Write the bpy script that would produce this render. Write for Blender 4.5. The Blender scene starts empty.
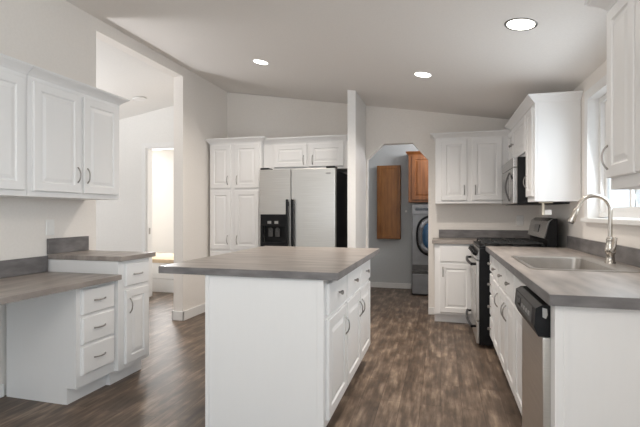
import bpy, bmesh, math
from mathutils import Vector, Matrix

S = bpy.context.scene
COL = S.collection
R = math.radians

# ------------------------------------------------------------------ camera
YAW = math.atan((441.0 - 320.0) / 440.0)
cam_d = bpy.data.cameras.new('camera')
cam_d.sensor_fit = 'HORIZONTAL'
cam_d.sensor_width = 36.0
cam_d.lens = 440.0 / 640.0 * 36.0
cam_d.shift_y = -1.0 / 640.0
cam_d.clip_start = 0.05
cam = bpy.data.objects.new('camera', cam_d)
COL.objects.link(cam)
cam.location = (0, 0, 1.21)
cam.rotation_euler = (R(90), 0, YAW)
S.camera = cam

# ------------------------------------------------------------------ world + daylight
S.view_settings.view_transform = 'Standard'
S.view_settings.look = 'None'
S.view_settings.gamma = 1.0
S.view_settings.use_curve_mapping = False
S.view_settings.exposure = 0.95
S.cycles.use_denoising = True
S.cycles.max_bounces = 10
S.cycles.diffuse_bounces = 6
S.cycles.sample_clamp_indirect = 6.0

W = bpy.data.worlds.new('sky')
S.world = W
W.use_nodes = True
bg = W.node_tree.nodes['Background']
bg.inputs['Color'].default_value = (0.86, 0.93, 1.0, 1)
bg.inputs['Strength'].default_value = 0.80


def area(name, loc, rot, sx, sy, power, color=(1, 1, 1), spread=180):
    d = bpy.data.lights.new(name, 'AREA')
    d.shape = 'RECTANGLE'
    d.size, d.size_y = sx, sy
    d.energy = power
    d.color = color
    d.spread = R(spread)
    o = bpy.data.objects.new(name, d)
    COL.objects.link(o)
    o.location = loc
    o.rotation_euler = rot
    return o


# daylight through the living-room windows behind the camera, an added opening on the right, the sink window, the hall and the bathroom
area('daylight_rear', (-1.0, -3.1, 1.35), (R(90), 0, 0), 3.4, 2.1, 2.5, (0.90, 0.95, 1.0))
area('daylight_fill_right', (1.10, -0.7, 1.05), (R(90), 0, R(90)), 1.9, 1.9, 11, (0.64, 0.86, 1.0), 150)  # added blue fill from the right, placed to light the left wall
area('daylight_sink', (1.085, 3.04, 1.62), (R(80), 0, R(90)), 1.15, 0.80, 4.6, (0.86, 0.94, 1.0), 158)
area('daylight_hall', (-6.3, 3.2, 1.5), (R(90), 0, R(-90)), 3.0, 1.8, 22, (0.97, 0.985, 1.0))
area('daylight_bath', (-4.95, 6.7, 1.6), (R(90), 0, R(-90)), 1.2, 1.2, 32, (0.98, 0.99, 1.0))


def lamp(name, loc, power, radius, color=(1.0, 0.96, 0.91)):
    d = bpy.data.lights.new(name, 'POINT')
    d.energy = power
    d.shadow_soft_size = radius
    d.color = color
    o = bpy.data.objects.new(name, d)
    COL.objects.link(o)
    o.location = loc
    return o


# added fill lights near the camera, in the hall and in the laundry
lamp('room_fill', (-0.9, 0.0, 1.95), 15, 0.25)  # unseen fill, added to brighten the ceiling and left wall
lamp('camera_fill', (0.1, -0.3, 1.95), 6, 0.25)  # second unseen fill, added above and behind the camera
hall_fill = bpy.data.lights.new('hall_ceiling_fill', 'SPOT')  # unseen uplight, added to brighten the hall ceiling
hall_fill.energy, hall_fill.spot_size, hall_fill.spot_blend, hall_fill.shadow_soft_size = 50, R(160), 0.6, 0.2
hall_fill.color = (0.99, 0.99, 1.0)
hall_fill_o = bpy.data.objects.new('hall_ceiling_fill', hall_fill)
COL.objects.link(hall_fill_o)
hall_fill_o.location = (-4.4, 3.2, 1.3)
hall_fill_o.rotation_euler = (R(180), 0, 0)
lamp('laundry_fill', (0.1, 6.2, 2.2), 15, 0.15, (0.95, 0.97, 1.0))  # unseen fill, added to lift the laundry walls

# ------------------------------------------------------------------ materials


def principled(name, color, rough=0.5, metal=0.0, spec=0.5):
    m = bpy.data.materials.new(name)
    m.use_nodes = True
    b = m.node_tree.nodes['Principled BSDF']
    b.inputs['Base Color'].default_value = (*color, 1)
    b.inputs['Roughness'].default_value = rough
    b.inputs['Metallic'].default_value = metal
    b.inputs['Specular IOR Level'].default_value = spec
    return m, m.node_tree, b


def noise_color(name, c1, c2, scale, stretch=(1, 1, 1), rough=0.5, metal=0.0, detail=4, bump=0.0, spec=0.5, lo=0.35, hi=0.65):
    m, t, b = principled(name, c1, rough, metal, spec)
    tc = t.nodes.new('ShaderNodeTexCoord')
    mp = t.nodes.new('ShaderNodeMapping')
    mp.inputs['Scale'].default_value = stretch
    n = t.nodes.new('ShaderNodeTexNoise')
    n.inputs['Scale'].default_value = scale
    n.inputs['Detail'].default_value = detail
    r = t.nodes.new('ShaderNodeValToRGB')
    r.color_ramp.elements[0].position = lo
    r.color_ramp.elements[1].position = hi
    r.color_ramp.elements[0].color = (*c1, 1)
    r.color_ramp.elements[1].color = (*c2, 1)
    t.links.new(tc.outputs['Object'], mp.inputs['Vector'])
    t.links.new(mp.outputs['Vector'], n.inputs['Vector'])
    t.links.new(n.outputs['Fac'], r.inputs['Fac'])
    t.links.new(r.outputs['Color'], b.inputs['Base Color'])
    if bump:
        bp = t.nodes.new('ShaderNodeBump')
        bp.inputs['Strength'].default_value = bump
        bp.inputs['Distance'].default_value = 0.004
        t.links.new(n.outputs['Fac'], bp.inputs['Height'])
        t.links.new(bp.outputs['Normal'], b.inputs['Normal'])
    return m


def emission(name, color, strength):
    m = bpy.data.materials.new(name)
    m.use_nodes = True
    t = m.node_tree
    t.nodes.clear()
    e = t.nodes.new('ShaderNodeEmission')
    e.inputs['Color'].default_value = (*color, 1)
    e.inputs['Strength'].default_value = strength
    o = t.nodes.new('ShaderNodeOutputMaterial')
    t.links.new(e.outputs[0], o.inputs[0])
    return m


def pane_material(name):
    m = bpy.data.materials.new(name)
    m.use_nodes = True
    t = m.node_tree
    t.nodes.clear()
    tr = t.nodes.new('ShaderNodeBsdfTransparent')
    tr.inputs['Color'].default_value = (0.95, 0.97, 0.98, 1)
    gl = t.nodes.new('ShaderNodeBsdfGlossy')
    gl.inputs['Roughness'].default_value = 0.02
    mx = t.nodes.new('ShaderNodeMixShader')
    o = t.nodes.new('ShaderNodeOutputMaterial')
    mx.inputs[0].default_value = 0.06
    t.links.new(tr.outputs[0], mx.inputs[1])
    t.links.new(gl.outputs[0], mx.inputs[2])
    t.links.new(mx.outputs[0], o.inputs[0])
    return m


def floor_material():
    m, t, b = principled('vinyl_planks', (0.1, 0.07, 0.05), 0.42, 0, 0.4)
    L = t.links.new
    tc = t.nodes.new('ShaderNodeTexCoord')
    rot = t.nodes.new('ShaderNodeMapping')
    rot.inputs['Rotation'].default_value = (0, 0, R(90))
    br = t.nodes.new('ShaderNodeTexBrick')
    br.offset = 0.37
    br.inputs['Scale'].default_value = 1.0
    br.inputs['Brick Width'].default_value = 0.95
    br.inputs['Row Height'].default_value = 0.125
    br.inputs['Mortar Size'].default_value = 0.0012
    br.inputs['Mortar Smooth'].default_value = 0.2
    br.inputs['Bias'].default_value = 0.0
    br.inputs['Color1'].default_value = (0.2, 0.2, 0.2, 1)
    br.inputs['Color2'].default_value = (0.8, 0.8, 0.8, 1)
    br.inputs['Mortar'].default_value = (0.1, 0.1, 0.1, 1)
    L(tc.outputs['Object'], rot.inputs['Vector'])
    L(rot.outputs['Vector'], br.inputs['Vector'])
    # grain stretched along the planks, moved per plank
    mp = t.nodes.new('ShaderNodeMapping')
    mp.inputs['Scale'].default_value = (34, 3.0, 1)
    addv = t.nodes.new('ShaderNodeVectorMath')
    addv.operation = 'ADD'
    sc = t.nodes.new('ShaderNodeVectorMath')
    sc.operation = 'SCALE'
    sc.inputs['Scale'].default_value = 9.0
    L(br.outputs['Color'], sc.inputs[0])
    L(tc.outputs['Object'], mp.inputs['Vector'])
    L(mp.outputs['Vector'], addv.inputs[0])
    L(sc.outputs['Vector'], addv.inputs[1])
    n1 = t.nodes.new('ShaderNodeTexNoise')
    n1.inputs['Scale'].default_value = 1.0
    n1.inputs['Detail'].default_value = 6
    n1.inputs['Roughness'].default_value = 0.65
    L(addv.outputs['Vector'], n1.inputs['Vector'])
    # patchy wear
    mp2 = t.nodes.new('ShaderNodeMapping')
    mp2.inputs['Scale'].default_value = (11, 4.0, 1)
    n2 = t.nodes.new('ShaderNodeTexNoise')
    n2.inputs['Scale'].default_value = 1.0
    n2.inputs['Detail'].default_value = 5
    L(tc.outputs['Object'], mp2.inputs['Vector'])
    L(mp2.outputs['Vector'], n2.inputs['Vector'])
    a = t.nodes.new('ShaderNodeMath')
    a.operation = 'MULTIPLY_ADD'
    a.inputs[1].default_value = 0.52
    L(n2.outputs['Fac'], a.inputs[0])
    h = t.nodes.new('ShaderNodeMath')
    h.operation = 'MULTIPLY'
    h.inputs[1].default_value = 0.52
    L(n1.outputs['Fac'], h.inputs[0])
    L(h.outputs[0], a.inputs[2])
    sep = t.nodes.new('ShaderNodeMath')
    sep.operation = 'MULTIPLY_ADD'
    sep.inputs[1].default_value = 0.10
    L(br.outputs['Color'], sep.inputs[0])
    L(a.outputs[0], sep.inputs[2])
    r = t.nodes.new('ShaderNodeValToRGB')
    el = r.color_ramp.elements
    el[0].position = 0.38
    el[0].color = (0.060, 0.044, 0.033, 1)
    el[1].position = 0.78
    el[1].color = (0.40, 0.305, 0.225, 1)
    e = el.new(0.55)
    e.color = (0.125, 0.089, 0.065, 1)
    e = el.new(0.64)
    e.color = (0.205, 0.150, 0.110, 1)
    L(sep.outputs[0], r.inputs['Fac'])
    mo = t.nodes.new('ShaderNodeMixRGB')
    mo.blend_type = 'MULTIPLY'
    mo.inputs['Color2'].default_value = (0.55, 0.5, 0.5, 1)
    L(br.outputs['Fac'], mo.inputs['Fac'])
    L(r.outputs['Color'], mo.inputs['Color1'])
    L(mo.outputs['Color'], b.inputs['Base Color'])
    bp = t.nodes.new('ShaderNodeBump')
    bp.inputs['Strength'].default_value = 0.25
    bp.inputs['Distance'].default_value = 0.003
    L(n1.outputs['Fac'], bp.inputs['Height'])
    L(bp.outputs['Normal'], b.inputs['Normal'])
    return m


M = {}
M['wall'] = noise_color('wall_paint', (0.81, 0.770, 0.728), (0.83, 0.790, 0.748), 60, rough=0.8, bump=0.05, spec=0.2)
M['ceiling'] = noise_color('ceiling_paint', (0.79, 0.760, 0.730), (0.81, 0.780, 0.750), 80, rough=0.85, bump=0.06, spec=0.2)
M['hall_wall'] = noise_color('hall_paint', (0.80, 0.785, 0.76), (0.82, 0.805, 0.78), 60, rough=0.8, spec=0.2)
M['laundry_wall'] = noise_color('laundry_paint', (0.52, 0.53, 0.53), (0.55, 0.56, 0.56), 60, rough=0.8, spec=0.2)
M['trim'] = noise_color('trim_paint', (0.80, 0.79, 0.775), (0.82, 0.81, 0.795), 30, rough=0.4, spec=0.4)
M['cabinet'] = noise_color('cabinet_white', (0.814, 0.806, 0.80), (0.820, 0.812, 0.806), 10, (5, 5, 0.7), rough=0.38, spec=0.45)
M['counter'] = noise_color('laminate_taupe', (0.20, 0.173, 0.157), (0.405, 0.357, 0.323), 3.0, (4.5, 0.9, 3.0), rough=0.36, detail=8, spec=0.5, lo=0.3, hi=0.72)
M['counter_cross'] = noise_color('laminate_taupe_cross', (0.20, 0.172, 0.155), (0.405, 0.357, 0.322), 3.0, (0.9, 4.5, 3.0), rough=0.34, detail=8, spec=0.5, lo=0.3, hi=0.72)
M['counter_edge'] = noise_color('laminate_edge', (0.135, 0.127, 0.127), (0.21, 0.198, 0.197), 4, (2, 2, 6), rough=0.4, detail=6, spec=0.4)
M['floor'] = floor_material()
M['bounce'] = noise_color('pale_bounce_floor', (0.60, 0.56, 0.50), (0.68, 0.64, 0.58), 120, rough=0.95, bump=0.3)  # surface of the added bounce floor
M['steel'] = noise_color('brushed_steel', (0.60, 0.585, 0.56), (0.67, 0.655, 0.63), 5, (0.6, 0.6, 40), rough=0.30, metal=0.92, bump=0.02)
M['steel_dark'] = noise_color('brushed_steel_dark', (0.36, 0.35, 0.345), (0.42, 0.41, 0.40), 5, (40, 40, 0.6), rough=0.27, metal=0.9)
M['sink'] = noise_color('sink_steel', (0.44, 0.41, 0.38), (0.50, 0.47, 0.44), 12, (1, 8, 1), rough=0.33, metal=0.9)
M['nickel'] = noise_color('brushed_nickel', (0.56, 0.52, 0.47), (0.62, 0.58, 0.53), 20, rough=0.24, metal=1.0)
M['pull'] = noise_color('satin_pull', (0.30, 0.28, 0.265), (0.36, 0.34, 0.32), 20, rough=0.3, metal=0.95)
M['black'] = noise_color('black_plastic', (0.005, 0.005, 0.006), (0.008, 0.008, 0.009), 20, rough=0.38, spec=0.22)
M['iron'] = noise_color('cast_iron', (0.014, 0.014, 0.014), (0.03, 0.03, 0.03), 60, rough=0.6, bump=0.1)
M['charcoal'] = noise_color('charcoal_plastic', (0.055, 0.053, 0.052), (0.07, 0.068, 0.066), 20, rough=0.4)
M['darkglass'] = noise_color('dark_glass', (0.012, 0.012, 0.014), (0.018, 0.018, 0.02), 8, rough=0.08)
M['oak'] = noise_color('honey_oak', (0.185, 0.066, 0.014), (0.265, 0.108, 0.026), 5, (6, 6, 0.7), rough=0.42, detail=6)
M['oak_dark'] = noise_color('red_oak', (0.165, 0.053, 0.013), (0.245, 0.088, 0.024), 5, (6, 6, 0.7), rough=0.42, detail=6)
M['washer'] = noise_color('washer_grey', (0.20, 0.20, 0.205), (0.23, 0.23, 0.235), 10, rough=0.4, metal=0.3)
M['ring'] = noise_color('door_ring_grey', (0.16, 0.16, 0.17), (0.2, 0.2, 0.21), 10, rough=0.25, metal=0.7)
M['bluebowl'] = noise_color('blue_bowl_glass', (0.02, 0.06, 0.13), (0.05, 0.12, 0.22), 6, rough=0.06)
M['chrome'] = noise_color('chrome_ring', (0.70, 0.71, 0.73), (0.76, 0.77, 0.79), 10, rough=0.12, metal=1.0)
M['plate'] = noise_color('outlet_plastic', (0.80, 0.79, 0.77), (0.83, 0.82, 0.80), 20, rough=0.35)
M['cream'] = noise_color('cream_plastic', (0.74, 0.68, 0.56), (0.78, 0.72, 0.60), 20, rough=0.45)
M['beige'] = noise_color('beige_top', (0.55, 0.42, 0.29), (0.62, 0.49, 0.35), 5, rough=0.95, spec=0.1)
M['bronze'] = noise_color('dark_trim_ring', (0.10, 0.09, 0.08), (0.14, 0.13, 0.12), 20, rough=0.4, metal=0.6)
M['lens'] = emission('lamp_lens', (1.0, 0.97, 0.90), 3.0)
M['pane'] = pane_material('window_glass')
M['white_mark'] = noise_color('printed_white', (0.6, 0.6, 0.6), (0.7, 0.7, 0.7), 10, rough=0.5)
M['rubber'] = noise_color('grey_badge', (0.33, 0.32, 0.31), (0.4, 0.39, 0.38), 10, rough=0.35, metal=0.6)

# ------------------------------------------------------------------ mesh helpers


class MB:
    """collects shapes and links them as one mesh object"""

    def __init__(self):
        self.bm = bmesh.new()

    def box(self, x0, x1, y0, y1, z0, z1, bevel=0.0):
        b = bmesh.new() if bevel else self.bm
        vs = [b.verts.new((x, y, z)) for x in (x0, x1) for y in (y0, y1) for z in (z0, z1)]
        for f in ((0, 1, 3, 2), (4, 6, 7, 5), (0, 4, 5, 1), (2, 3, 7, 6), (0, 2, 6, 4), (1, 5, 7, 3)):
            b.faces.new([vs[i] for i in f])
        if bevel:
            bmesh.ops.bevel(b, geom=b.edges[:], offset=bevel, segments=2, affect='EDGES', profile=0.6)
            self.merge(b)
        return self

    def merge(self, other):
        me = bpy.data.meshes.new('tmp')
        other.to_mesh(me)
        other.free()
        self.bm.from_mesh(me)
        bpy.data.meshes.remove(me)

    def prism(self, pts, axis, a, b):
        """pts 2D outline extruded along axis from a to b: axis 'y' -> (x,z), 'x' -> (y,z), 'z' -> (x,y)"""
        def P(p, t):
            return {'y': (p[0], t, p[1]), 'x': (t, p[0], p[1]), 'z': (p[0], p[1], t)}[axis]
        bm = bmesh.new()
        v0 = [bm.verts.new(P(p, a)) for p in pts]
        v1 = [bm.verts.new(P(p, b)) for p in pts]
        n = len(pts)
        f0 = bm.faces.new(v0)
        f1 = bm.faces.new(v1)
        for i in range(n):
            bm.faces.new((v0[i], v0[(i + 1) % n], v1[(i + 1) % n], v1[i]))
        bm.normal_update()
        bmesh.ops.triangulate(bm, faces=[f0, f1])
        bmesh.ops.recalc_face_normals(bm, faces=bm.faces)
        self.merge(bm)
        return self

    def rings(self, rings, cap0=True, cap1=True):
        """loft closed rings of equal count"""
        bm = bmesh.new()
        vr = [[bm.verts.new(p) for p in r] for r in rings]
        n = len(rings[0])
        for a, b in zip(vr[:-1], vr[1:]):
            for i in range(n):
                bm.faces.new((a[i], a[(i + 1) % n], b[(i + 1) % n], b[i]))
        if cap0:
            bm.faces.new(vr[0])
        if cap1:
            bm.faces.new(vr[-1])
        bmesh.ops.recalc_face_normals(bm, faces=bm.faces)
        self.merge(bm)
        return self

    def tube(self, pts, r, n=10, cap=True):
        pts = [Vector(p) for p in pts]
        rad = r if isinstance(r, (list, tuple)) else [r] * len(pts)
        rings = []
        up = None
        for i, p in enumerate(pts):
            d = (pts[min(i + 1, len(pts) - 1)] - pts[max(i - 1, 0)]).normalized()
            if up is None:
                up = Vector((0, 0, 1)) if abs(d.z) < 0.9 else Vector((1, 0, 0))
            u = (up - d * up.dot(d)).normalized()
            v = d.cross(u)
            up = u
            rings.append([p + (u * math.cos(2 * math.pi * k / n) + v * math.sin(2 * math.pi * k / n)) * rad[i] for k in range(n)])
        return self.rings(rings, cap, cap)

    def lathe(self, prof, center, axis='z', n=24):
        """prof = [(radius, height)]; axis direction the height runs along"""
        c = Vector(center)
        ax = {'z': ((1, 0, 0), (0, 1, 0), (0, 0, 1)), 'y': ((1, 0, 0), (0, 0, 1), (0, 1, 0)), '-y': ((1, 0, 0), (0, 0, 1), (0, -1, 0)),
              'x': ((0, 1, 0), (0, 0, 1), (1, 0, 0)), '-z': ((1, 0, 0), (0, 1, 0), (0, 0, -1))}[axis]
        u, v, w = (Vector(q) for q in ax)
        rings = [[c + u * (r * math.cos(2 * math.pi * k / n)) + v * (r * math.sin(2 * math.pi * k / n)) + w * h for k in range(n)] for r, h in prof]
        return self.rings(rings)

    def build(self, name, mat, parent=None, smooth=False, label=None):
        me = bpy.data.meshes.new(name)
        bmesh.ops.recalc_face_normals(self.bm, faces=self.bm.faces)
        self.bm.to_mesh(me)
        self.bm.free()
        me.materials.append(mat)
        if smooth:
            me.polygons.foreach_set('use_smooth', [True] * len(me.polygons))
            try:
                me.set_sharp_from_angle(angle=R(38))
            except Exception:
                pass
        o = bpy.data.objects.new(name, me)
        COL.objects.link(o)
        if parent is not None:
            o.parent = parent
        if label:
            o['label'] = label
        return o


def thing(name, label, cat, loc=(0, 0, 0), rz=0, group=None):
    o = bpy.data.objects.new(name, None)
    o.empty_display_size = 0.1
    COL.objects.link(o)
    o.location = loc
    o.rotation_euler = (0, 0, R(rz))
    o['label'] = label
    o['category'] = cat
    if group:
        o['group'] = group
    return o


def tag(o, label, cat, group=None):
    o['label'] = label
    o['category'] = cat
    if group:
        o['group'] = group
    return o


def struct(name, mb, mat, parent=None):
    o = mb.build(name, mat, parent)
    if parent is None:
        o['kind'] = 'structure'
    return o


def panel_rings(x0, x1, z0, z1, prof, y0=0.0):
    out = []
    for ins, dep in prof:
        out.append([(x0 + ins, y0 - dep, z0 + ins), (x1 - ins, y0 - dep, z0 + ins), (x1 - ins, y0 - dep, z1 - ins), (x0 + ins, y0 - dep, z1 - ins)])
    return out


DOOR = [(0, 0), (0, 0.016), (0.004, 0.020), (0.052, 0.020), (0.058, 0.012), (0.066, 0.012), (0.088, 0.0185), (0.092, 0.0185)]
DRAWER = [(0, 0), (0, 0.013), (0.007, 0.020), (0.012, 0.020)]


def pull(mb, x, z, length, vertical, y=-0.020, out=0.022, r=0.0042):
    """arched bow pull"""
    pts = []
    for k in range(11):
        a = k / 10
        s = (a - 0.5) * length
        d = out * (1 - abs(2 * a - 1) ** 2.6)
        pts.append((x, y - d, z + s) if vertical else (x + s, y - d, z))
    mb.tube(pts, [r * (1.25 if k in (0, 10) else 1) for k in range(11)], 8)


def knob(mb, x, z, y=-0.020, s=0.85):
    mb.lathe([(0.0075 * s, 0), (0.006 * s, 0.008), (0.012 * s, 0.014), (0.0155 * s, 0.02), (0.014 * s, 0.026), (0.006 * s, 0.029)], (x, y, z), '-y', 12)


def crown(mb, w, d, z, left, right, h=0.065, o=0.055):
    prof = [(0.0, 0.0), (0.12, 0.0), (0.2, 0.14), (0.34, 0.30), (0.62, 0.55), (0.86, 0.72), (0.9, 0.80), (1.0, 0.82), (1.0, 1.0)]
    rings = []
    for a, b in prof:
        q = a * o
        xl, xr = -q * left, w + q * right
        rings.append([(xl, -q, z + b * h), (xr, -q, z + b * h), (xr, d, z + b * h), (xl, d, z + b * h)])
    mb.rings(rings)


def cabinet(name, label, loc, rz, w, d, h, doors=(), drawers=(), toe=0.0, crown_lr=None, group=None, mat='cabinet', cat='cabinet',
            handle='pull', z0=0.0, toe_lr=(0, 0), end_panel=False, ch=0.065, co=0.055):
    """local frame: x along the front, y into the wall, front face at y = 0.  doors: (x0,x1,z0,z1,handle x or None, handle z);
    drawers: (x0,x1,z0,z1,'pull'|'knob'|None)"""
    t = thing(name, label, cat, loc, rz, group)
    m = M[mat]
    b = MB()
    zc = z0 + toe
    b.box(0, w, 0.018, d, zc, h)
    if toe:
        b.box(0, w, 0.088, d, z0, zc)
    b.build('carcass', m, t)
    f = MB()                                            # face frame: stiles, rails round each opening
    f.box(0, w, 0, 0.0175, zc, h, 0.0015)
    f.build('face_frame', m, t)
    if toe:
        k = MB()
        k.box(0, w, 0.070, 0.0875, z0 + 0.001, zc - 0.001)
        k.build('toe_kick', m, t)
    for (x0, x1, a, c, hx, hz) in doors:
        q = MB()
        q.rings(panel_rings(x0, x1, a, c, DOOR))
        dr = q.build('door', m, t)
        if hx is not None:
            g = MB()
            if handle == 'knob':
                knob(g, hx, hz)
            else:
                pull(g, hx, hz, 0.105, True)
            g.build('handle' if handle != 'knob' else 'knob', M['pull'], dr, True)
    for (x0, x1, a, c, kind) in drawers:
        q = MB()
        q.rings(panel_rings(x0, x1, a, c, DRAWER))
        dr = q.build('drawer', m, t)
        if kind:
            g = MB()
            if kind == 'knob':
                knob(g, (x0 + x1) / 2, (a + c) / 2)
                g.build('knob', M['pull'], dr, True)
            else:
                pull(g, (x0 + x1) / 2, (a + c) / 2, 0.10, False)
                g.build('handle', M['pull'], dr, True)
    if crown_lr is not None:
        c = MB()
        crown(c, w, d, h - 0.001, crown_lr[0], crown_lr[1], ch, co)
        c.build('crown_moulding', m, t)
    return t


def frame_rect(mb, axis, a0, a1, u0, u1, z0, z1, t):
    """rectangular frame of bar width t in the plane normal to x"""
    mb.box(a0, a1, u0, u0 + t, z0, z1)
    mb.box(a0, a1, u1 - t, u1, z0, z1)
    mb.box(a0, a1, u0 + t, u1 - t, z0, z0 + t)
    mb.box(a0, a1, u0 + t, u1 - t, z1 - t, z1)


# ------------------------------------------------------------------ setting
XL, XR, YB, YR = -2.780, 1.05, 5.39, -3.2
RZ, SL = 2.838, 0.1625            # ridge height at the left wall and fall of both ceiling halves


def cz(x):
    return RZ - SL * abs(x - XL)


fl = MB()
fl.box(-6.7, 1.35, YR - 0.1, 8.4, -0.06, 0.0)
struct('floor', fl, M['floor'])
fl = MB()
fl.box(XL + 0.005, XR - 0.005, YR + 0.005, 0.1, 0.0005, 0.012)
struct('floor_bounce', fl, M['bounce'])  # pale sheet added out of view to bounce light onto the ceiling

c = MB()
c.prism([(XL - 0.05, RZ + 0.008), (XR + 0.2, cz(XR + 0.2)), (XR + 0.2, cz(XR + 0.2) + 0.12), (XL - 0.05, RZ + 0.13)], 'y', YR - 0.1, YB + 0.12)
struct('ceiling', c, M['ceiling'])
c = MB()
c.prism([(-6.6, cz(-6.6)), (XL - 0.06, RZ - 0.01), (XL - 0.06, RZ + 0.12), (-6.6, cz(-6.6) + 0.12)], 'y', YR - 0.1, YB + 0.12)
struct('ceiling_hall', c, M['hall_wall'])

# left wall with the wide opening to the hall
w = MB()
w.prism([(YR, 0), (3.05, 0), (3.05, 2.732), (4.335, 2.732), (4.335, 0), (YB, 0), (YB, RZ + 0.005), (YR, RZ + 0.005)], 'x', XL - 0.12, XL)
struct('wall_left', w, M['wall'])

# back wall with the octagonal arch to the laundry and, in the hall, a doorway
w = MB()
w.prism([(XL - 0.06, 0), (-0.878, 0), (-0.878, 1.865), (-0.68, 2.048), (-0.332, 2.048), (-0.145, 1.838), (-0.145, 0), (XR + 0.12, 0),
         (XR + 0.12, cz(XR + 0.12) + 0.004), (XL - 0.06, RZ + 0.004)], 'y', YB, YB + 0.11)
struct('wall_back', w, M['wall'])
w = MB()
w.prism([(-6.5, 0), (-4.05, 0), (-4.05, 2.13), (-3.20, 2.13), (-3.20, 0), (XL - 0.061, 0), (XL - 0.061, RZ), (-6.5, cz(-6.5))], 'y', YB, YB + 0.11)
struct('wall_hall', w, M['hall_wall'])
w = MB()
w.box(-6.6, -6.5, YR, YB + 0.11, 0, 2.2)
struct('wall_hall_side', w, M['hall_wall'])

# right wall with the sink window opening
WY0, WY1, WZ0, WZ1 = 2.36, 3.66, 1.165, 2.06
w = MB()
zr = cz(XR) + 0.004
w.box(XR, XR + 0.12, YR, -1.7, 0, zr)
w.box(XR, XR + 0.12, 0.3, WY0, 0, zr)
w.box(XR, XR + 0.12, -1.7, 0.3, 2.05, zr)              # unseen opening added for the fill light from the right
w.box(XR, XR + 0.12, WY1, YB, 0, zr)
w.box(XR, XR + 0.12, WY0, WY1, 0, WZ0)
w.box(XR, XR + 0.12, WY0, WY1, WZ1, zr)
struct('wall_right', w, M['wall'])

# rear wall of the living room behind the camera with its wide window
w = MB()
w.box(XL - 0.12, -2.75, YR - 0.1, YR, 0, RZ - 0.02)
w.box(0.75, XR + 0.12, YR - 0.1, YR, 0, 2.2)
w.box(-2.75, 0.75, YR - 0.1, YR, 0, 0.25)
w.prism([(-2.75, 2.42), (0.75, 2.42 - 0.2), (0.75, cz(0.75)), (-2.75, cz(-2.75))], 'y', YR - 0.1, YR)
struct('wall_rear', w, M['wall'])

# stub partition beside the refrigerator
w = MB()
w.prism([(-0.982, 0), (-0.893, 0), (-0.893, cz(-0.893) + 0.004), (-0.982, cz(-0.982) + 0.004)], 'y', 4.70, YB)
struct('wall_partition', w, M['trim'])

# laundry room
LZ = 2.42
w = MB()
w.box(-1.35, 1.3, 7.10, 7.2, 0, LZ)
struct('wall_laundry_back', w, M['laundry_wall'])
w = MB()
w.box(-1.45, -1.35, YB + 0.11, 7.2, 0, LZ)
struct('wall_laundry_left', w, M['laundry_wall'])
w = MB()
w.box(1.2, 1.3, YB + 0.11, 7.1, 0, LZ)
struct('wall_laundry_right', w, M['laundry_wall'])
w = MB()
w.box(-1.45, 1.3, YB + 0.11, 7.2, LZ, LZ + 0.08)
struct('ceiling_laundry', w, M['laundry_wall'])
# bathroom beyond the hall doorway
w = MB()
w.box(-5.2, -2.5, 7.9, 8.0, 0, 2.42)
struct('wall_bath_back', w, M['hall_wall'])
w = MB()
w.box(-5.2, -5.1, YB + 0.11, 7.9, 0, 2.42)
struct('wall_bath_left', w, M['hall_wall'])
w = MB()
w.box(-2.6, -2.5, YB + 0.11, 7.9, 0, 2.42)
struct('wall_bath_right', w, M['hall_wall'])
w = MB()
w.box(-5.2, -2.5, YB + 0.11, 8.0, 2.42, 2.5)
struct('ceiling_bath', w, M['hall_wall'])


def baseboard(name, x0, x1, y0, y1, h=0.085):
    b = MB()
    b.box(x0, x1, y0, y1, 0.0005, h, 0.004)
    struct(name, b, M['trim'])


baseboard('baseboard_left', XL, XL + 0.013, -3.1, 2.24)
b = MB()                                                     # wraps the end of the left wall beyond the opening
b.box(XL, XL + 0.014, 4.321, 4.855, 0.0005, 0.105, 0.004)
b.box(XL - 0.134, XL + 0.014, 4.321, 4.335, 0.0005, 0.105, 0.004)
b.box(XL - 0.134, XL - 0.12, 4.321, YB - 0.002, 0.0005, 0.105, 0.004)
struct('baseboard_opening', b, M['trim'])
baseboard('baseboard_laundry', -1.34, -0.45, 7.087, 7.0995)
baseboard('baseboard_back', -0.145, -0.075, YB - 0.013, YB)
baseboard('baseboard_hall', -6.45, -4.12, YB - 0.013, YB)

# cased doorway in the hall
d = MB()
d.box(-4.115, -4.05, YB - 0.018, YB - 0.0005, 0.001, 2.195)
d.box(-3.20, -3.135, YB - 0.018, YB - 0.0005, 0.001, 2.195)
d.box(-4.05, -3.20, YB - 0.018, YB - 0.0005, 2.13, 2.195)
d.box(-4.05, -4.03, YB - 0.0005, YB + 0.11, 0.001, 2.13)
d.box(-3.22, -3.20, YB - 0.0005, YB + 0.11, 0.001, 2.13)
d.box(-4.03, -3.22, YB - 0.0005, YB + 0.11, 2.11, 2.13)
d1 = struct('door_1', d, M['trim'])
s = MB()
s.box(-4.03, -4.026, YB + 0.03, YB + 0.06, 0.90, 0.99, 0.001)
s.build('strike_plate', M['pull'], d1)

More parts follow.
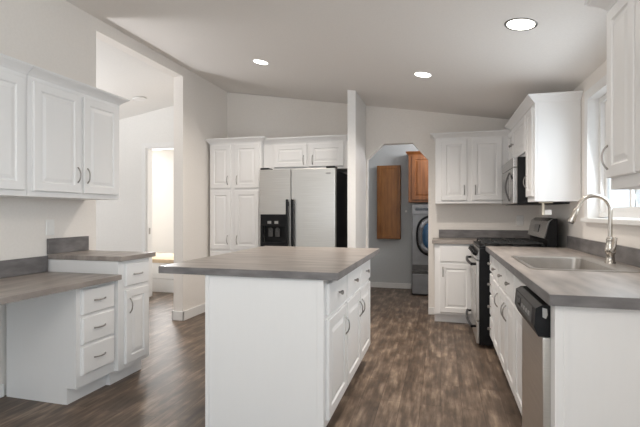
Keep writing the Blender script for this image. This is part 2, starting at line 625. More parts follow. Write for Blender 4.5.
# window over the sink
wf = MB()
wf.box(XR - 0.012, XR + 0.118, WY1 - 0.018, WY1, WZ0, WZ1)               # far jamb
wf.box(XR - 0.012, XR + 0.118, WY0, WY0 + 0.018, WZ0, WZ1)
wf.box(XR - 0.012, XR + 0.118, WY0 + 0.018, WY1 - 0.018, WZ1 - 0.018, WZ1)
frame_rect(wf, 'x', XR + 0.065, XR + 0.112, WY0 + 0.018, WY1 - 0.018, WZ0 + 0.012, WZ1 - 0.018, 0.035)
wf.box(XR - 0.012, XR - 0.0005, WY1, WY1 + 0.05, WZ0 - 0.02, WZ1 + 0.05)     # casing
wf.box(XR - 0.012, XR - 0.0005, WY0, WY1, WZ1, WZ1 + 0.05)
win = struct('window_1', wf, M['trim'])
sl = MB()
sl.box(XR - 0.035, XR + 0.118, WY0 - 0.03, WY1 + 0.07, WZ0 - 0.026, WZ0 + 0.004, 0.004)
sl.build('window_sill', M['trim'], win)
YM = 3.10
for (a, b_, xo) in ((WY0 + 0.053, YM + 0.02, 0.07), (YM - 0.02, WY1 - 0.053, 0.092)):
    q = MB()
    frame_rect(q, 'x', XR + xo, XR + xo + 0.018, a, b_, WZ0 + 0.047, WZ1 - 0.053, 0.032)
    sash = q.build('window_sash', M['trim'], win)
    g = MB()
    g.box(XR + xo + 0.007, XR + xo + 0.010, a + 0.03, b_ - 0.03, WZ0 + 0.078, WZ1 - 0.084)
    g.build('window_pane', M['pane'], sash)

# ------------------------------------------------------------------ left wall: desk run and base cabinet
ZD = 0.780
lx = -2.195                                                    # face of the low drawer bank
cabinet('drawer_base_cabinet', 'low white three drawer cabinet under the lower grey desk worktop', (lx, 2.243, 0), 90, 0.334, 0.56, ZD - 0.036,
        drawers=[(0.035, 0.318, 0.56, 0.72, 'pull'), (0.035, 0.318, 0.375, 0.545, 'pull'), (0.035, 0.318, 0.18, 0.36, 'pull')], toe=0.105)
cabinet('base_cabinet', 'taller white cabinet with one drawer over one door, at the end of the left wall', (-2.165, 2.579, 0), 90, 0.335, 0.61, 0.868,
        doors=[(0.06, 0.305, 0.135, 0.66, 0.095, 0.545)], drawers=[(0.06, 0.305, 0.685, 0.845, 'pull')], toe=0.105)
t = thing('desk_worktop', 'lower grey laminate worktop running along the left wall over knee space', 'countertop', (-2.46, 1.9, ZD))
b = MB()
b.box(-0.317, 0.332, -1.5, 0.672, -0.034, 0, 0.004)
b.build('worktop', M['counter'], t)
b = MB()
b.box(-0.317, -0.299, -1.5, 0.665, 0.001, 0.115, 0.002)
b.build('backsplash', M['counter_edge'], t)
t = thing('raised_worktop', 'raised grey laminate worktop on the taller cabinet at the end of the left wall', 'countertop', (-2.45, 2.75, 0.904))
b = MB()
b.box(-0.327, 0.32, -0.18, 0.20, -0.034, 0, 0.004)
b.build('worktop', M['counter'], t)
b = MB()
b.box(-0.327, -0.309, -0.18, 0.20, 0.001, 0.115, 0.002)
b.build('backsplash', M['counter_edge'], t)

# left wall cabinets
UF, UD = -2.45, 0.327
HT, HB = 2.058, 1.31
cabinet('wall_cabinet', 'white two door wall cabinet at the far end of the left row', (UF, 2.128, 0), 90, 0.802, UD, HT,
        doors=[(0.03, 0.401, HB + 0.035, HT - 0.03, 0.372, HB + 0.16), (0.429, 0.775, HB + 0.035, HT - 0.03, 0.458, HB + 0.16)], crown_lr=(0, 1), z0=HB, ch=0.052)
cabinet('wall_cabinet', 'white wall cabinet cut by the left edge of the photo', (UF, 1.365, 0), 90, 0.760, UD, HT,
        doors=[(0.03, 0.365, HB + 0.035, HT - 0.03, 0.336, HB + 0.16), (0.393, 0.732, HB + 0.035, HT - 0.03, 0.42, HB + 0.16)], crown_lr=(0, 0), z0=HB, ch=0.052)

# ------------------------------------------------------------------ island
IX0, IX1, IY0, IY1 = -1.235, -0.57, 2.15, 3.56
t = cabinet('kitchen_island', 'white freestanding island cabinet with three drawers and three doors along its right side', (-0.57, 2.152, 0), 90, 1.408, 0.665, 0.872,
            doors=[(0.03, 0.462, 0.145, 0.66, 0.432, 0.535), (0.494, 0.925, 0.145, 0.66, 0.895, 0.535), (0.955, 1.385, 0.145, 0.66, 0.985, 0.535)],
            drawers=[(0.03, 0.462, 0.685, 0.845, 'knob'), (0.494, 0.925, 0.685, 0.845, 'knob'), (0.955, 1.385, 0.685, 0.845, 'knob')], toe=0.105)
b = MB()                                                      # plain end panel with corner strips (local x- side faces the camera)
b.box(-0.008, -0.0005, 0.0, 0.665, 0.002, 0.871)
b.box(-0.014, -0.008, 0.0, 0.035, 0.002, 0.871, 0.002)
b.box(-0.014, -0.008, 0.643, 0.665, 0.002, 0.871, 0.002)
b.build('end_panel', M['cabinet'], t)
t = thing('island_worktop', 'large grey taupe laminate worktop overhanging the island on the left', 'countertop', (-1.0, 2.9, 0.912))
b = MB()
b.box(-0.512, 0.508, -0.782, 0.76, -0.001, 0.0, 0.0004)
b.build('worktop', M['counter_cross'], t)
b = MB()
b.box(-0.513, 0.509, -0.783, 0.761, -0.039, -0.0012, 0.003)
b.build('edge_band', M['counter_edge'], t)

# ------------------------------------------------------------------ back wall: pantry, fridge
PF = 4.86
pd = YB - PF - 0.003
cabinet('pantry_cabinet', 'tall white pantry cabinet between the stub wall and the refrigerator', (-2.742, PF, 0), 0, 0.682, pd, 2.05,
        doors=[(0.016, 0.287, 1.505, 2.03, 0.25, 1.60), (0.338, 0.655, 1.505, 2.03, 0.375, 1.60),
               (0.016, 0.287, 0.765, 1.475, 0.25, 0.88), (0.338, 0.655, 0.765, 1.475, 0.375, 0.88),
               (0.016, 0.287, 0.135, 0.735, 0.25, 0.62), (0.338, 0.655, 0.135, 0.735, 0.375, 0.62)], toe=0.105, crown_lr=(1, 1), ch=0.06, co=0.05)
cabinet('wall_cabinet', 'short white two door cabinet above the refrigerator', (-2.056, 4.93, 0), 0, 1.068, YB - 4.933, 2.03,
        doors=[(0.135, 0.545, 1.745, 2.01, 0.505, 1.825), (0.575, 0.985, 1.745, 2.01, 0.615, 1.825)], crown_lr=(0, 0), z0=1.715)

# refrigerator
FX0, FX1, FY = -1.972, -1.096, 4.60
t = thing('refrigerator', 'stainless side by side refrigerator with black water dispenser in its left door', 'refrigerator', ((FX0 + FX1) / 2, FY, 0))
hw = (FX1 - FX0) / 2
b = MB()
b.box(-hw, hw, 0.075, 0.78, 0.02, 1.672, 0.006)
b.build('cabinet_body', M['black'], t)
b = MB()
b.box(-hw + 0.01, hw - 0.01, 0.05, 0.074, 0.005, 0.085, 0.003)
b.build('kick_grille', M['black'], t)
sx = -hw + 0.374
dzl, dzh = 0.828, 1.19
b = MB()                                                     # left door is a frame round the dispenser recess
b.box(-hw, sx - 0.004, 0.0, 0.07, dzh, 1.69)
b.box(-hw, sx - 0.004, 0.0, 0.07, 0.1, dzl)
b.box(-hw, -hw + 0.012, 0.0, 0.07, dzl, dzh)
b.box(sx - 0.040, sx - 0.004, 0.0, 0.07, dzl, dzh)
b.box(-hw + 0.012, sx - 0.040, 0.062, 0.07, dzl, dzh)
ld = b.build('freezer_door', M['steel'], t)
b = MB()
b.box(sx + 0.004, hw, 0.0, 0.07, 0.1, 1.69, 0.006)
rd = b.build('fridge_door', M['steel'], t)
# dispenser
dx0, dx1 = -hw + 0.013, sx - 0.041
b = MB()
b.box(dx0, dx1, -0.006, 0.02, dzh - 0.135, dzh - 0.001, 0.004)
b.box(dx0, dx0 + 0.03, -0.006, 0.02, dzl + 0.001, dzh - 0.135)
b.box(dx1 - 0.03, dx1, -0.006, 0.02, dzl + 0.001, dzh - 0.135)
b.box(dx0 + 0.03, dx1 - 0.03, -0.012, 0.055, dzl + 0.001, dzl + 0.05, 0.003)
b.box(dx0 + 0.03, dx1 - 0.03, 0.05, 0.061, dzl + 0.05, dzh - 0.135)
dp = b.build('dispenser', M['black'], t)
for k in (0.34, 0.60):
    cx = dx0 + (dx1 - dx0) * k
    b = MB()
    b.box(cx - 0.022, cx + 0.022, -0.009, -0.0062, dzh - 0.105, dzh - 0.075, 0.001)
    b.build('dispenser_button', M['rubber'], dp)
    b = MB()
    b.box(cx - 0.028, cx + 0.028, 0.024, 0.034, dzl + 0.11, dzh - 0.16, 0.004)
    b.tube([(cx, 0.03, dzh - 0.15), (cx, 0.02, dzh - 0.19)], 0.012, 10)
    b.build('dispenser_paddle', M['charcoal'], dp, True)
for cx, parent in ((sx - 0.034, ld), (sx + 0.032, rd)):
    b = MB()
    b.box(cx - 0.0115, cx + 0.0115, -0.05, -0.022, 0.45, 1.355, 0.006)
    b.box(cx - 0.012, cx + 0.012, -0.024, -0.0002, 0.47, 0.52, 0.002)
    b.box(cx - 0.012, cx + 0.012, -0.024, -0.0002, 1.28, 1.33, 0.002)
    b.build('handle', M['black'], parent)
b = MB()
b.lathe([(0.02, 0), (0.02, 0.003), (0.016, 0.004)], (0, 0, 0), '-y', 20)
bd = b.build('badge', M['rubber'], rd, True)
bd.scale = (1.5, 1, 0.55)
bd.location = (hw - 0.075, -0.0003, 1.635)
for cx, ww in ((-hw + 0.055, 0.05), (hw - 0.055, 0.05)):
    b = MB()
    b.box(cx - ww, cx + ww, 0.01, 0.14, 1.6905, 1.712, 0.005)
    b.build('hinge_cover', M['black'], t)

# ------------------------------------------------------------------ back wall right: upper and base corner
cabinet('wall_cabinet', 'white two door wall cabinet on the back wall beside the arch', (-0.062, 5.14, 0), 0, 1.108, YB - 5.143, 2.045,
        doors=[(0.066, 0.340, HB + 0.035, 2.02, 0.31, HB + 0.15), (0.392, 0.700, HB + 0.035, 2.02, 0.425, HB + 0.15)], crown_lr=(1, 0), z0=HB, ch=0.055)
BF = 4.985
cabinet('base_cabinet', 'white single door base cabinet on the back wall beside the range', (-0.068, BF, 0), 0, 0.49, YB - BF - 0.003, 0.868,
        doors=[(0.057, 0.388, 0.125, 0.655, 0.088, 0.565)], drawers=[(0.057, 0.388, 0.675, 0.85, None)], toe=0.10)
t = thing('corner_worktop', 'grey laminate worktop along the back wall behind the range', 'countertop', (0.48, 5.2, 0.912))
b = MB()
b.box(-0.575, 0.567, -0.250, YB - 5.203, -0.04, 0.0, 0.003)
b.build('worktop', M['counter_cross'], t)
b = MB()
b.box(-0.505, 0.567, YB - 5.224, YB - 5.203, 0.001, 0.097, 0.002)
b.build('backsplash', M['counter_edge'], t)
# ------------------------------------------------------------------ range
RY0, RY1 = 4.155, 4.915
t = thing('gas_range', 'black and stainless freestanding gas range in the corner', 'stove', (0.317, RY0, 0), 0)
rw = RY1 - RY0
b = MB()
b.box(0.012, 0.64, 0.0, rw, 0.03, 0.888, 0.003)
b.build('oven_body', M['black'], t)
b = MB()
b.box(-0.012, 0.012, 0.004, rw - 0.004, 0.245, 0.775, 0.006)
dr = b.build('oven_door', M['steel'], t)
b = MB()
b.box(-0.0135, -0.0118, 0.13, rw - 0.13, 0.36, 0.64)
b.build('oven_window', M['darkglass'], dr)
b = MB()
hy = [0.03 + (rw - 0.06) * k / 12 for k in range(13)]
b.tube([(-0.050 - 0.018 * math.sin(math.pi * k / 12), y, 0.745) for k, y in enumerate(hy)], 0.013, 10)
for y in (0.05, rw - 0.05):
    b.tube([(-0.012, y, 0.745), (-0.056, y, 0.745)], 0.012, 8)
b.build('handle', M['black'], dr, True)
b = MB()
b.box(-0.012, 0.012, 0.004, rw - 0.004, 0.04, 0.235, 0.006)
dr = b.build('storage_drawer', M['steel'], t)
b = MB()
b.tube([(-0.048 - 0.022 * math.sin(math.pi * k / 12), y, 0.185) for k, y in enumerate(hy)], 0.012, 10)
for y in (0.05, rw - 0.05):
    b.tube([(-0.012, y, 0.185), (-0.05, y, 0.185)], 0.011, 8)
b.build('handle', M['black'], dr, True)
b = MB()
b.prism([(-0.015, 0.785), (0.012, 0.785), (0.05, 0.888), (0.012, 0.888)], 'y', 0.002, rw - 0.002)
cp = b.build('control_panel', M['steel_dark'], t)
for k in range(5):
    y = 0.07 + (rw - 0.14) * k / 4
    b = MB()
    b.tube([(-0.002, y, 0.838), (-0.022, y, 0.846), (-0.036, y, 0.852)], [0.024, 0.022, 0.019], 14)
    b.build('knob', M['black'], cp, True)
b = MB()
b.box(0.012, 0.62, 0.0, rw, 0.889, 0.912, 0.004)
b.build('cooktop', M['black'], t)
for gy in (0.19, 0.57):
    for gx in (0.16, 0.42):
        b = MB()
        b.lathe([(0.045, 0), (0.045, 0.012), (0.03, 0.014), (0.03, 0.02)], (gx, gy, 0.9125), 'z', 18)
        b.build('burner', M['iron'], t, True)
for y0, y1 in ((0.03, 0.37), (0.39, 0.73)):
    b = MB()
    for y in (y0, (y0 + y1) / 2, y1):
        b.box(0.05, 0.53, y - 0.006, y + 0.006, 0.936, 0.949)
    for x in (0.05, 0.16, 0.29, 0.42, 0.53):
        b.box(x - 0.006, x + 0.006, y0, y1, 0.936, 0.949)
    for x in (0.05, 0.29, 0.53):
        for y in (y0, y1):
            b.box(x - 0.006, x + 0.006, y - 0.006, y + 0.006, 0.912, 0.936)
    b.build('grate', M['iron'], t)
b = MB()
b.prism([(0.565, 0.913), (0.64, 0.913), (0.64, 1.158), (0.612, 1.158), (0.580, 1.13), (0.545, 0.985), (0.565, 0.975)], 'y', 0.0, rw)
bgd = b.build('backguard', M['black'], t)
b = MB()
b.prism([(0.5375, 0.987), (0.5435, 0.987), (0.5785, 1.1315), (0.612, 1.1595), (0.611, 1.1625), (0.5735, 1.134)], 'y', 0.012, rw - 0.004)
pn = b.build('backguard_panel', M['steel_dark'], bgd)
b = MB()
b.prism([(0.5445, 1.03), (0.5485, 1.03), (0.5635, 1.10), (0.5595, 1.10)], 'y', 0.30, 0.50)
b.build('display', M['darkglass'], bgd)

# ------------------------------------------------------------------ over-the-range row on the right wall
UX = 0.70
ud = XR - UX - 0.003
cabinet('wall_cabinet', 'narrow white wall cabinet beside the microwave showing its broad bright side', (UX + 0.02, 4.128, 0), -90, 0.298, ud - 0.02, 2.085,
        doors=[(0.018, 0.275, HB + 0.03, 2.055, 0.05, HB + 0.16)], crown_lr=(0, 1), z0=HB - 0.012, ch=0.058, co=0.058)
cabinet('wall_cabinet', 'short white two door cabinet above the microwave', (UX + 0.02, 5.136, 0), -90, 1.006, ud - 0.02, 2.085,
        doors=[(0.02, 0.285, 1.735, 2.055, 0.25, 1.89), (0.325, 0.985, 1.735, 2.055, 0.37, 1.89)], crown_lr=(0, 0), z0=1.70, ch=0.058, co=0.058, handle='knob')
t = thing('microwave', 'stainless over the range microwave with black sides and curved handle', 'microwave', (0.606, 4.133, 1.283))
b = MB()
b.box(0.035, XR - 0.606 - 0.004, 0.0, 0.755, 0.0, 0.41, 0.004)
b.build('oven_body', M['black'], t)
b = MB()
b.box(0.0, 0.034, 0.0, 0.755, 0.322, 0.408, 0.006)
b.build('vent_strip', M['steel_dark'], t)
b = MB()
b.box(0.0, 0.034, 0.17, 0.755, 0.005, 0.318, 0.007)
dr = b.build('door', M['steel_dark'], t)
b = MB()
b.box(-0.0015, 0.0005, 0.27, 0.70, 0.055, 0.25)
b.build('door_window', M['darkglass'], dr)
b = MB()
b.tube([(-0.002 - 0.035 * math.sin(math.pi * k / 12), 0.20, 0.03 + 0.26 * k / 12) for k in range(13)], 0.008, 10)
b.build('handle', M['charcoal'], dr, True)
b = MB()
b.box(0.0, 0.034, 0.0, 0.166, 0.005, 0.318, 0.006)
cp = b.build('control_panel', M['steel_dark'], t)
b = MB()
b.box(-0.0015, 0.0005, 0.03, 0.14, 0.22, 0.265)
b.build('display', M['darkglass'], cp)

# paper towel bracket under the narrow cabinet
t = thing('towel_holder', 'small cream and white bracket hanging under the narrow wall cabinet', 'bracket', (0.80, 3.93, HB - 0.0155))
b = MB()
b.box(-0.03, 0.07, -0.02, 0.02, -0.008, 0.0, 0.002)
b.build('mounting_plate', M['cream'], t)
b = MB()
b.box(-0.008, 0.008, -0.012, 0.012, -0.105, -0.008, 0.003)
b.build('arm', M['cream'], t)
b = MB()
b.box(0.008, 0.062, -0.017, 0.017, -0.105, -0.062, 0.008)
b.build('end_cap', M['plate'], t)

# ------------------------------------------------------------------ right wall base run
CF = 0.432
cd = XR - CF - 0.003
cabinet('drawer_base_cabinet', 'narrow white four drawer base cabinet right beside the range', (CF, 4.148, 0), -90, 0.255, cd, 0.868,
        drawers=[(0.03, 0.235, 0.70, 0.845, 'knob'), (0.03, 0.235, 0.51, 0.68, 'knob'), (0.03, 0.235, 0.32, 0.49, 'knob'), (0.03, 0.235, 0.13, 0.30, 'knob')], toe=0.105)
cabinet('base_cabinet', 'white base cabinet with drawer and door between the drawer stack and the sink cabinet', (CF, 3.889, 0), -90, 0.377, cd, 0.868,
        doors=[(0.03, 0.362, 0.13, 0.66, 0.332, 0.55)], drawers=[(0.03, 0.362, 0.685, 0.845, 'knob')], toe=0.105)
# sink base is an open-topped shell so the bowl can hang in it
SY1, SY0 = 3.508, 2.342
t = thing('sink_base_cabinet', 'white sink cabinet with two false drawer fronts over paired doors', 'cabinet', (CF, SY1, 0), -90)
sw = SY1 - SY0
b = MB()
b.box(0, 0.018, 0.018, cd, 0.105, 0.868)
b.box(sw - 0.018, sw, 0.018, cd, 0.105, 0.868)
b.box(0.018, sw - 0.018, 0.018, cd, 0.105, 0.123)
b.box(0.018, sw - 0.018, cd - 0.01, cd, 0.123, 0.868)
b.box(0, sw, 0.08, cd, 0.0, 0.105)
b.build('carcass', M['cabinet'], t)
b = MB()
b.box(0, sw, 0, 0.0175, 0.105, 0.868, 0.0015)
b.build('face_frame', M['cabinet'], t)
b = MB()
b.box(0, sw, 0.062, 0.0795, 0.001, 0.104)
b.build('toe_kick', M['cabinet'], t)
for x0, x1, hx in ((0.015, 0.348, 0.320), (0.372, 0.715, 0.402), (0.74, 1.15, None)):
    q = MB()
    q.rings(panel_rings(x0, x1, 0.13, 0.66, DOOR))
    dr = q.build('door', M['cabinet'], t)
    if hx:
        g = MB()
        pull(g, hx, 0.55, 0.105, True)
        g.build('handle', M['pull'], dr, True)
    q = MB()
    q.rings(panel_rings(x0, x1, 0.685, 0.845, DRAWER))
    dr = q.build('drawer_front', M['cabinet'], t)
    if hx:
        g = MB()
        knob(g, (x0 + x1) / 2, 0.765)
        g.build('knob', M['pull'], dr, True)

# dishwasher
DY0, DY1 = 1.868, 2.335
t = thing('dishwasher', 'stainless dishwasher with black control panel at the near end of the right counter', 'dishwasher', (0.39, DY0, 0))
dw = DY1 - DY0
b = MB()
b.box(0.03, 0.62, 0.0, dw, 0.10, 0.866)
b.box(0.09, 0.62, 0.01, dw - 0.01, 0.0, 0.10)
b.build('tub', M['charcoal'], t)
b = MB()
b.box(-0.010, 0.029, 0.003, dw - 0.003, 0.115, 0.726, 0.006)
b.build('door', M['steel'], t)
b = MB()
b.prism([(0.029, 0.729), (0.029, 0.852), (-0.012, 0.852), (-0.036, 0.838), (-0.042, 0.765), (-0.026, 0.729)], 'y', 0.0, dw)
cp = b.build('control_panel', M['black'], t)
b = MB()
b.prism([(-0.0405, 0.772), (-0.0445, 0.772), (-0.0395, 0.832), (-0.0355, 0.832)], 'y', 0.05, dw - 0.05)
hd = b.build('control_fascia', M['charcoal'], cp)
b = MB()
b.prism([(-0.0430, 0.784), (-0.0452, 0.784), (-0.0424, 0.820), (-0.0402, 0.820)], 'y', 0.30, dw - 0.09)
b.build('display', M['darkglass'], hd)
for k in range(4):
    b = MB()
    b.prism([(-0.0430, 0.790), (-0.0455, 0.790), (-0.0443, 0.806), (-0.0418, 0.806)], 'y', 0.085 + 0.05 * k, 0.115 + 0.05 * k)
    b.build('button', M['rubber'], hd)
b = MB()
b.prism([(-0.012, 0.806), (0.000, 0.800), (0.006, 0.815), (0.004, 0.838), (-0.012, 0.842)], 'y', -0.003, -0.0002)
b.build('side_clip', M['rubber'], cp)
b = MB()
b.box(0.04, 0.06, 0.01, dw - 0.01, 0.004, 0.10)
b.build('kick_plate', M['black'], t)

# end panel closing the run
b = MB()
b.box(0.0, XR - 0.406 - 0.003, -0.022, 0.0, 0.001, 0.868, 0.002)
b.box(0.0, 0.030, 0.0, 0.045, 0.001, 0.868, 0.002)
b.box(0.03, 0.045, -0.026, -0.022, 0.001, 0.868)
o = b.build('end_panel', M['cabinet'])
o.location = (0.406, 1.822, 0)
tag(o, 'plain white end panel facing the camera under the right counter', 'panel')

# right worktop with the sink cut-out
CX0, CY0, CY1 = 0.384, 1.768, 4.15
SX0, SX1, SYa, SYb = 0.455, 0.975, 2.50, 3.23
t = thing('sink_worktop', 'long grey taupe laminate worktop on the right wall around the sink', 'countertop', (0, 0, 0.912))
b = MB()
for (x0, x1, y0, y1) in ((CX0, SX0 + 0.014, CY0, CY1), (SX1 - 0.014, XR - 0.003, CY0, CY1), (SX0 + 0.014, SX1 - 0.014, CY0, SYa + 0.014), (SX0 + 0.014, SX1 - 0.014, SYb - 0.014, CY1)):
    b.box(x0, x1, y0, y1, -0.040, 0.0)
b.build('worktop', M['counter'], t)
b = MB()
b.box(CX0 - 0.003, CX0 - 0.0003, CY0 - 0.003, CY1, -0.041, -0.001)
b.box(CX0, XR - 0.003, CY0 - 0.003, CY0 - 0.0003, -0.041, -0.001)
b.build('edge_band', M['counter_edge'], t)
b = MB()
b.box(XR - 0.021, XR - 0.003, CY0, RY0 + 0.12 - 0.125, 0.001, 0.100, 0.002)
b.build('backsplash', M['counter_edge'], t)

# sink: rim, bowl, deck, drain
t = thing('kitchen_sink', 'stainless drop in sink set in the right worktop below the window', 'sink', ((SX0 + SX1) / 2, (SYa + SYb) / 2, 0.912))
hx, hy = (SX1 - SX0) / 2, (SYb - SYa) / 2


def rr(x0, x1, y0, y1, r, z, n=5):
    out = []
    for cx, cy, a0 in ((x1 - r, y1 - r, 0), (x0 + r, y1 - r, 90), (x0 + r, y0 + r, 180), (x1 - r, y0 + r, 270)):
        for k in range(n):
            a = R(a0 + 90 * k / (n - 1))
            out.append((cx + r * math.cos(a), cy + r * math.sin(a), z))
    return out


bx0, bx1, by0, by1 = -hx + 0.03, hx - 0.105, -hy + 0.03, hy - 0.03
b = MB()
b.rings([rr(-hx, hx, -hy, hy, 0.04, 0.0004), rr(-hx + 0.003, hx - 0.003, -hy + 0.003, hy - 0.003, 0.04, 0.006), rr(bx0 - 0.008, bx1 + 0.008, by0 - 0.008, by1 + 0.008, 0.05, 0.006),
         rr(bx0, bx1, by0, by1, 0.05, 0.0), rr(bx0 + 0.012, bx1 - 0.012, by0 + 0.012, by1 - 0.012, 0.05, -0.165),
         rr(bx0 + 0.04, bx1 - 0.04, by0 + 0.04, by1 - 0.04, 0.05, -0.185)], cap0=False)
bowl = b.build('bowl', M['sink'], t, True)
b = MB()
b.lathe([(0.045, 0.0), (0.045, 0.004), (0.03, 0.005), (0.028, 0.002)], ((bx0 + bx1) / 2, 0, -0.1845), 'z', 20)
b.build('drain', M['chrome'], bowl, True)

# faucet
t = thing('kitchen_faucet', 'brushed nickel gooseneck pull down faucet behind the sink', 'faucet', (0.938, 2.88, 0.9185))
b = MB()
b.lathe([(0.028, 0), (0.028, 0.006), (0.024, 0.012), (0.021, 0.05), (0.027, 0.06), (0.028, 0.085), (0.024, 0.10), (0.019, 0.125), (0.021, 0.132), (0.021, 0.14), (0.015, 0.15)], (0, 0, 0), 'z', 24)
b.build('body', M['nickel'], t, True)
b = MB()
pts = [(0, 0, 0.148), (0, 0, 0.22), (0, 0, 0.305)]
cr = 0.084
for k in range(1, 19):
    a = R(162 * k / 18)
    pts.append((-cr + cr * math.cos(a), 0, 0.305 + cr * math.sin(a)))
d0 = (Vector(pts[-1]) - Vector(pts[-2])).normalized()
pts.append(tuple(Vector(pts[-1]) + d0 * 0.018))
b.tube(pts, 0.0115, 14)
neck = b.build('gooseneck', M['nickel'], t, True)
e = Vector(pts[-1])
dv = (Vector(pts[-1]) - Vector(pts[-2])).normalized()
b = MB()
b.tube([e, e + dv * 0.012, e + dv * 0.03, e + dv * 0.075, e + dv * 0.088], [0.0125, 0.016, 0.0165, 0.021, 0.018], 16)
hd = b.build('spray_head', M['nickel'], t, True)
b = MB()
b.tube([e + dv * 0.0885, e + dv * 0.093], [0.0165, 0.0155], 16)
b.build('nozzle', M['charcoal'], hd, True)
b = MB()
b.tube([(0, -0.018, 0.072), (0.0, -0.045, 0.074)], [0.014, 0.013], 14)
b.tube([(0.0, -0.042, 0.075), (0.006, -0.052, 0.10), (0.012, -0.056, 0.15)], [0.009, 0.007, 0.006], 10)
b.build('lever', M['nickel'], t, True)

# near wall cabinets on the right wall
cabinet('wall_cabinet', 'white wall cabinet cut by the right edge of the photo, beside the window', (UX + 0.02, 2.205, 0), -90, 0.80, ud - 0.02, 2.10,
        doors=[(0.008, 0.288, HB + 0.05, 2.085, 0.026, HB + 0.14), (0.304, 0.78, HB + 0.05, 2.085, 0.75, HB + 0.235)], crown_lr=(1, 0), z0=HB, ch=0.08, co=0.08)

# ------------------------------------------------------------------ laundry room
LY = 6.53
t = thing('washer_pedestal', 'dark grey drawer pedestal under the front loading washer', 'pedestal', (-0.41, LY, 0))
b = MB()
b.box(0, 0.69, 0.02, 0.56, 0.012, 0.352, 0.006)
b.build('pedestal_body', M['charcoal'], t)
b = MB()
b.box(0.006, 0.684, -0.004, 0.0195, 0.03, 0.315, 0.008)
b.build('pedestal_drawer', M['washer'], t)
t = thing('washing_machine', 'grey front loading washer with round blue glass door in the laundry', 'washer', (-0.41, LY, 0.354))
b = MB()
b.box(0, 0.69, 0.012, 0.56, 0.0, 0.97, 0.012)
b.build('washer_body', M['washer'], t)
b = MB()
b.box(0.004, 0.686, 0.0, 0.0115, 0.83, 0.962, 0.004)
cp = b.build('control_panel', M['washer'], t)
b = MB()
b.box(0.05, 0.24, -0.002, 0.001, 0.885, 0.92)
b.build('display', M['darkglass'], cp)
b = MB()
b.box(0.004, 0.686, 0.0, 0.0115, 0.02, 0.10, 0.004)
b.build('lower_trim', M['charcoal'], t)
DCX, DCZ = 0.345, 0.52


def oval(rx, rz, y, p=2.7, n=44):
    out = []
    for k in range(n):
        a = 2 * math.pi * k / n
        c_, s_ = math.cos(a), math.sin(a)
        out.append((DCX + rx * math.copysign(abs(c_) ** (2 / p), c_), y, DCZ + rz * math.copysign(abs(s_) ** (2 / p), s_)))
    return out


b = MB()
b.rings([oval(0.285, 0.30, 0.011), oval(0.285, 0.30, -0.008), oval(0.268, 0.283, -0.014), oval(0.262, 0.277, -0.008)])
dr = b.build('door', M['black'], t, True)
b = MB()
b.rings([oval(0.26, 0.275, -0.0085), oval(0.255, 0.27, -0.028), oval(0.22, 0.232, -0.040), oval(0.195, 0.205, -0.030)])
b.build('door_ring', M['ring'], dr, True)
b = MB()
b.rings([oval(0.194, 0.204, -0.0305), oval(0.185, 0.195, -0.040), oval(0.14, 0.15, -0.055), oval(0.06, 0.065, -0.062)])
b.build('door_glass', M['bluebowl'], dr, True)

cabinet('laundry_cabinet', 'brown wood wall cabinet with crown above the washer', (-0.475, 6.77, 0), 0, 0.84, 0.327, 2.085,
        doors=[(0.05, 0.405, 1.40, 2.06, None, 0), (0.435, 0.79, 1.40, 2.06, None, 0)], crown_lr=(1, 1), z0=1.365, mat='oak_dark', ch=0.045, co=0.04)
t = thing('ironing_board_cabinet', 'tall narrow honey wood cabinet hung on the grey laundry wall', 'cabinet', (-0.80, 7.098, 0.79))
b = MB()
b.box(-0.185, 0.185, -0.085, 0.0, 0.0, 1.165, 0.004)
b.build('carcass', M['oak'], t)
b = MB()
b.rings(panel_rings(-0.185, 0.185, 0.0, 1.165, [(0, 0), (0, 0.012), (0.006, 0.018), (0.05, 0.018), (0.056, 0.012), (0.06, 0.012)], -0.0855))
b.build('door', M['oak'], t)

# tiled tub seen through the hall doorway
t = thing('tub_surround', 'low white panelled surround with beige top seen through the hall doorway', 'bathtub', (-4.1, 5.80, 0))
b = MB()
b.box(-0.95, 0.9, 0, 0.9, 0.001, 0.20, 0.003)
b.box(-0.95, 0.9, 0.004, 0.9, 0.205, 0.445, 0.003)
b.build('surround', M['trim'], t)
b = MB()
b.box(-0.96, 0.91, -0.012, 0.91, 0.446, 0.50, 0.004)
b.build('deck', M['beige'], t)

# ------------------------------------------------------------------ outlets


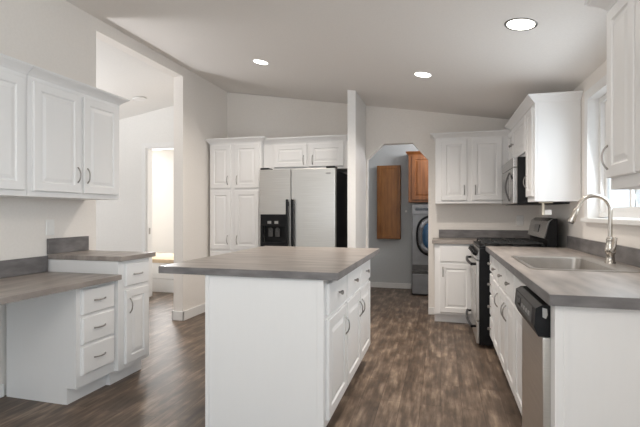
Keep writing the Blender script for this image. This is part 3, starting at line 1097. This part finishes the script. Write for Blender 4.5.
def outlet(name, label, loc, rz, sockets=2, mat='plate'):
    t = thing(name, label, 'outlet', loc, rz)
    b = MB()
    b.rings(panel_rings(-0.036, 0.036, -0.058, 0.058, [(0, 0), (0, 0.003), (0.004, 0.006), (0.006, 0.006)]))
    b.build('cover_plate', M[mat], t)
    for z in ((-0.024, 0.024) if sockets == 2 else (0,)):
        b = MB()
        b.box(-0.014, 0.014, -0.0075, -0.006, z - 0.016, z + 0.016, 0.0006)
        b.build('socket' if sockets == 2 else 'rocker', M['plate'], t)
    return t


outlet('wall_outlet', 'white wall outlet above the raised grey worktop on the left wall', (XL + 0.0005, 2.60, 1.10), 90)
outlet('wall_outlet', 'white wall outlet on the back wall beside the range', (0.86, YB - 0.0005, 1.12), 0)
outlet('light_switch', 'small pale switch plate on the grey laundry wall', (-0.535, 7.0995, 1.23), 0, 1, 'laundry_wall')

# ------------------------------------------------------------------ recessed lights
SLA = math.atan(SL)


def downlight(label, x, y, ring, r=0.085, left=False, power=40.0):
    t = thing('recessed_light', label, 'ceiling light', (x, y, cz(x) + (0.006 if not left else -0.004)), 0, 'recessed ceiling lights')
    t.rotation_euler = (0, SLA if not left else -SLA, 0)
    b = MB()
    b.lathe([(r * 1.0, -0.0005), (r * 1.0, -0.006), (r * 0.93, -0.011), (r * 0.84, -0.007), (r * 0.84, -0.0005)], (0, 0, 0), 'z', 36)
    b.build('trim_ring', ring, t, True)
    b = MB()
    b.lathe([(r * 0.83, -0.0055), (r * 0.83, -0.0085), (r * 0.6, -0.011), (r * 0.2, -0.012)], (0, 0, 0), 'z', 36)
    b.build('lens', M['lens'] if power else M['trim'], t, True)
    if not power:
        return t
    d = bpy.data.lights.new('downlight_glow', 'SPOT')
    d.energy = power
    d.color = (1.0, 0.91, 0.81)
    d.spot_size = R(150)
    d.spot_blend = 1.0
    d.shadow_soft_size = r * 0.8
    o = bpy.data.objects.new('downlight_glow', d)
    COL.objects.link(o)
    o.parent = t
    o.location = (0, 0, -0.03)
    return t


downlight('large round recessed light with dark ring, nearest in the ceiling', 0.452, 2.80, M['bronze'], 0.092, power=24.0)
downlight('recessed ceiling light in the middle, between the other two kitchen lights', -0.151, 3.93, M['trim'], 0.082, power=62.0)
downlight('recessed ceiling light on the left of the kitchen, above the refrigerator side', -1.672, 3.93, M['trim'], 0.082)
downlight('recessed light in the bright hall ceiling beyond the opening', -3.75, 4.85, M['trim'], 0.085, True, 0.0)
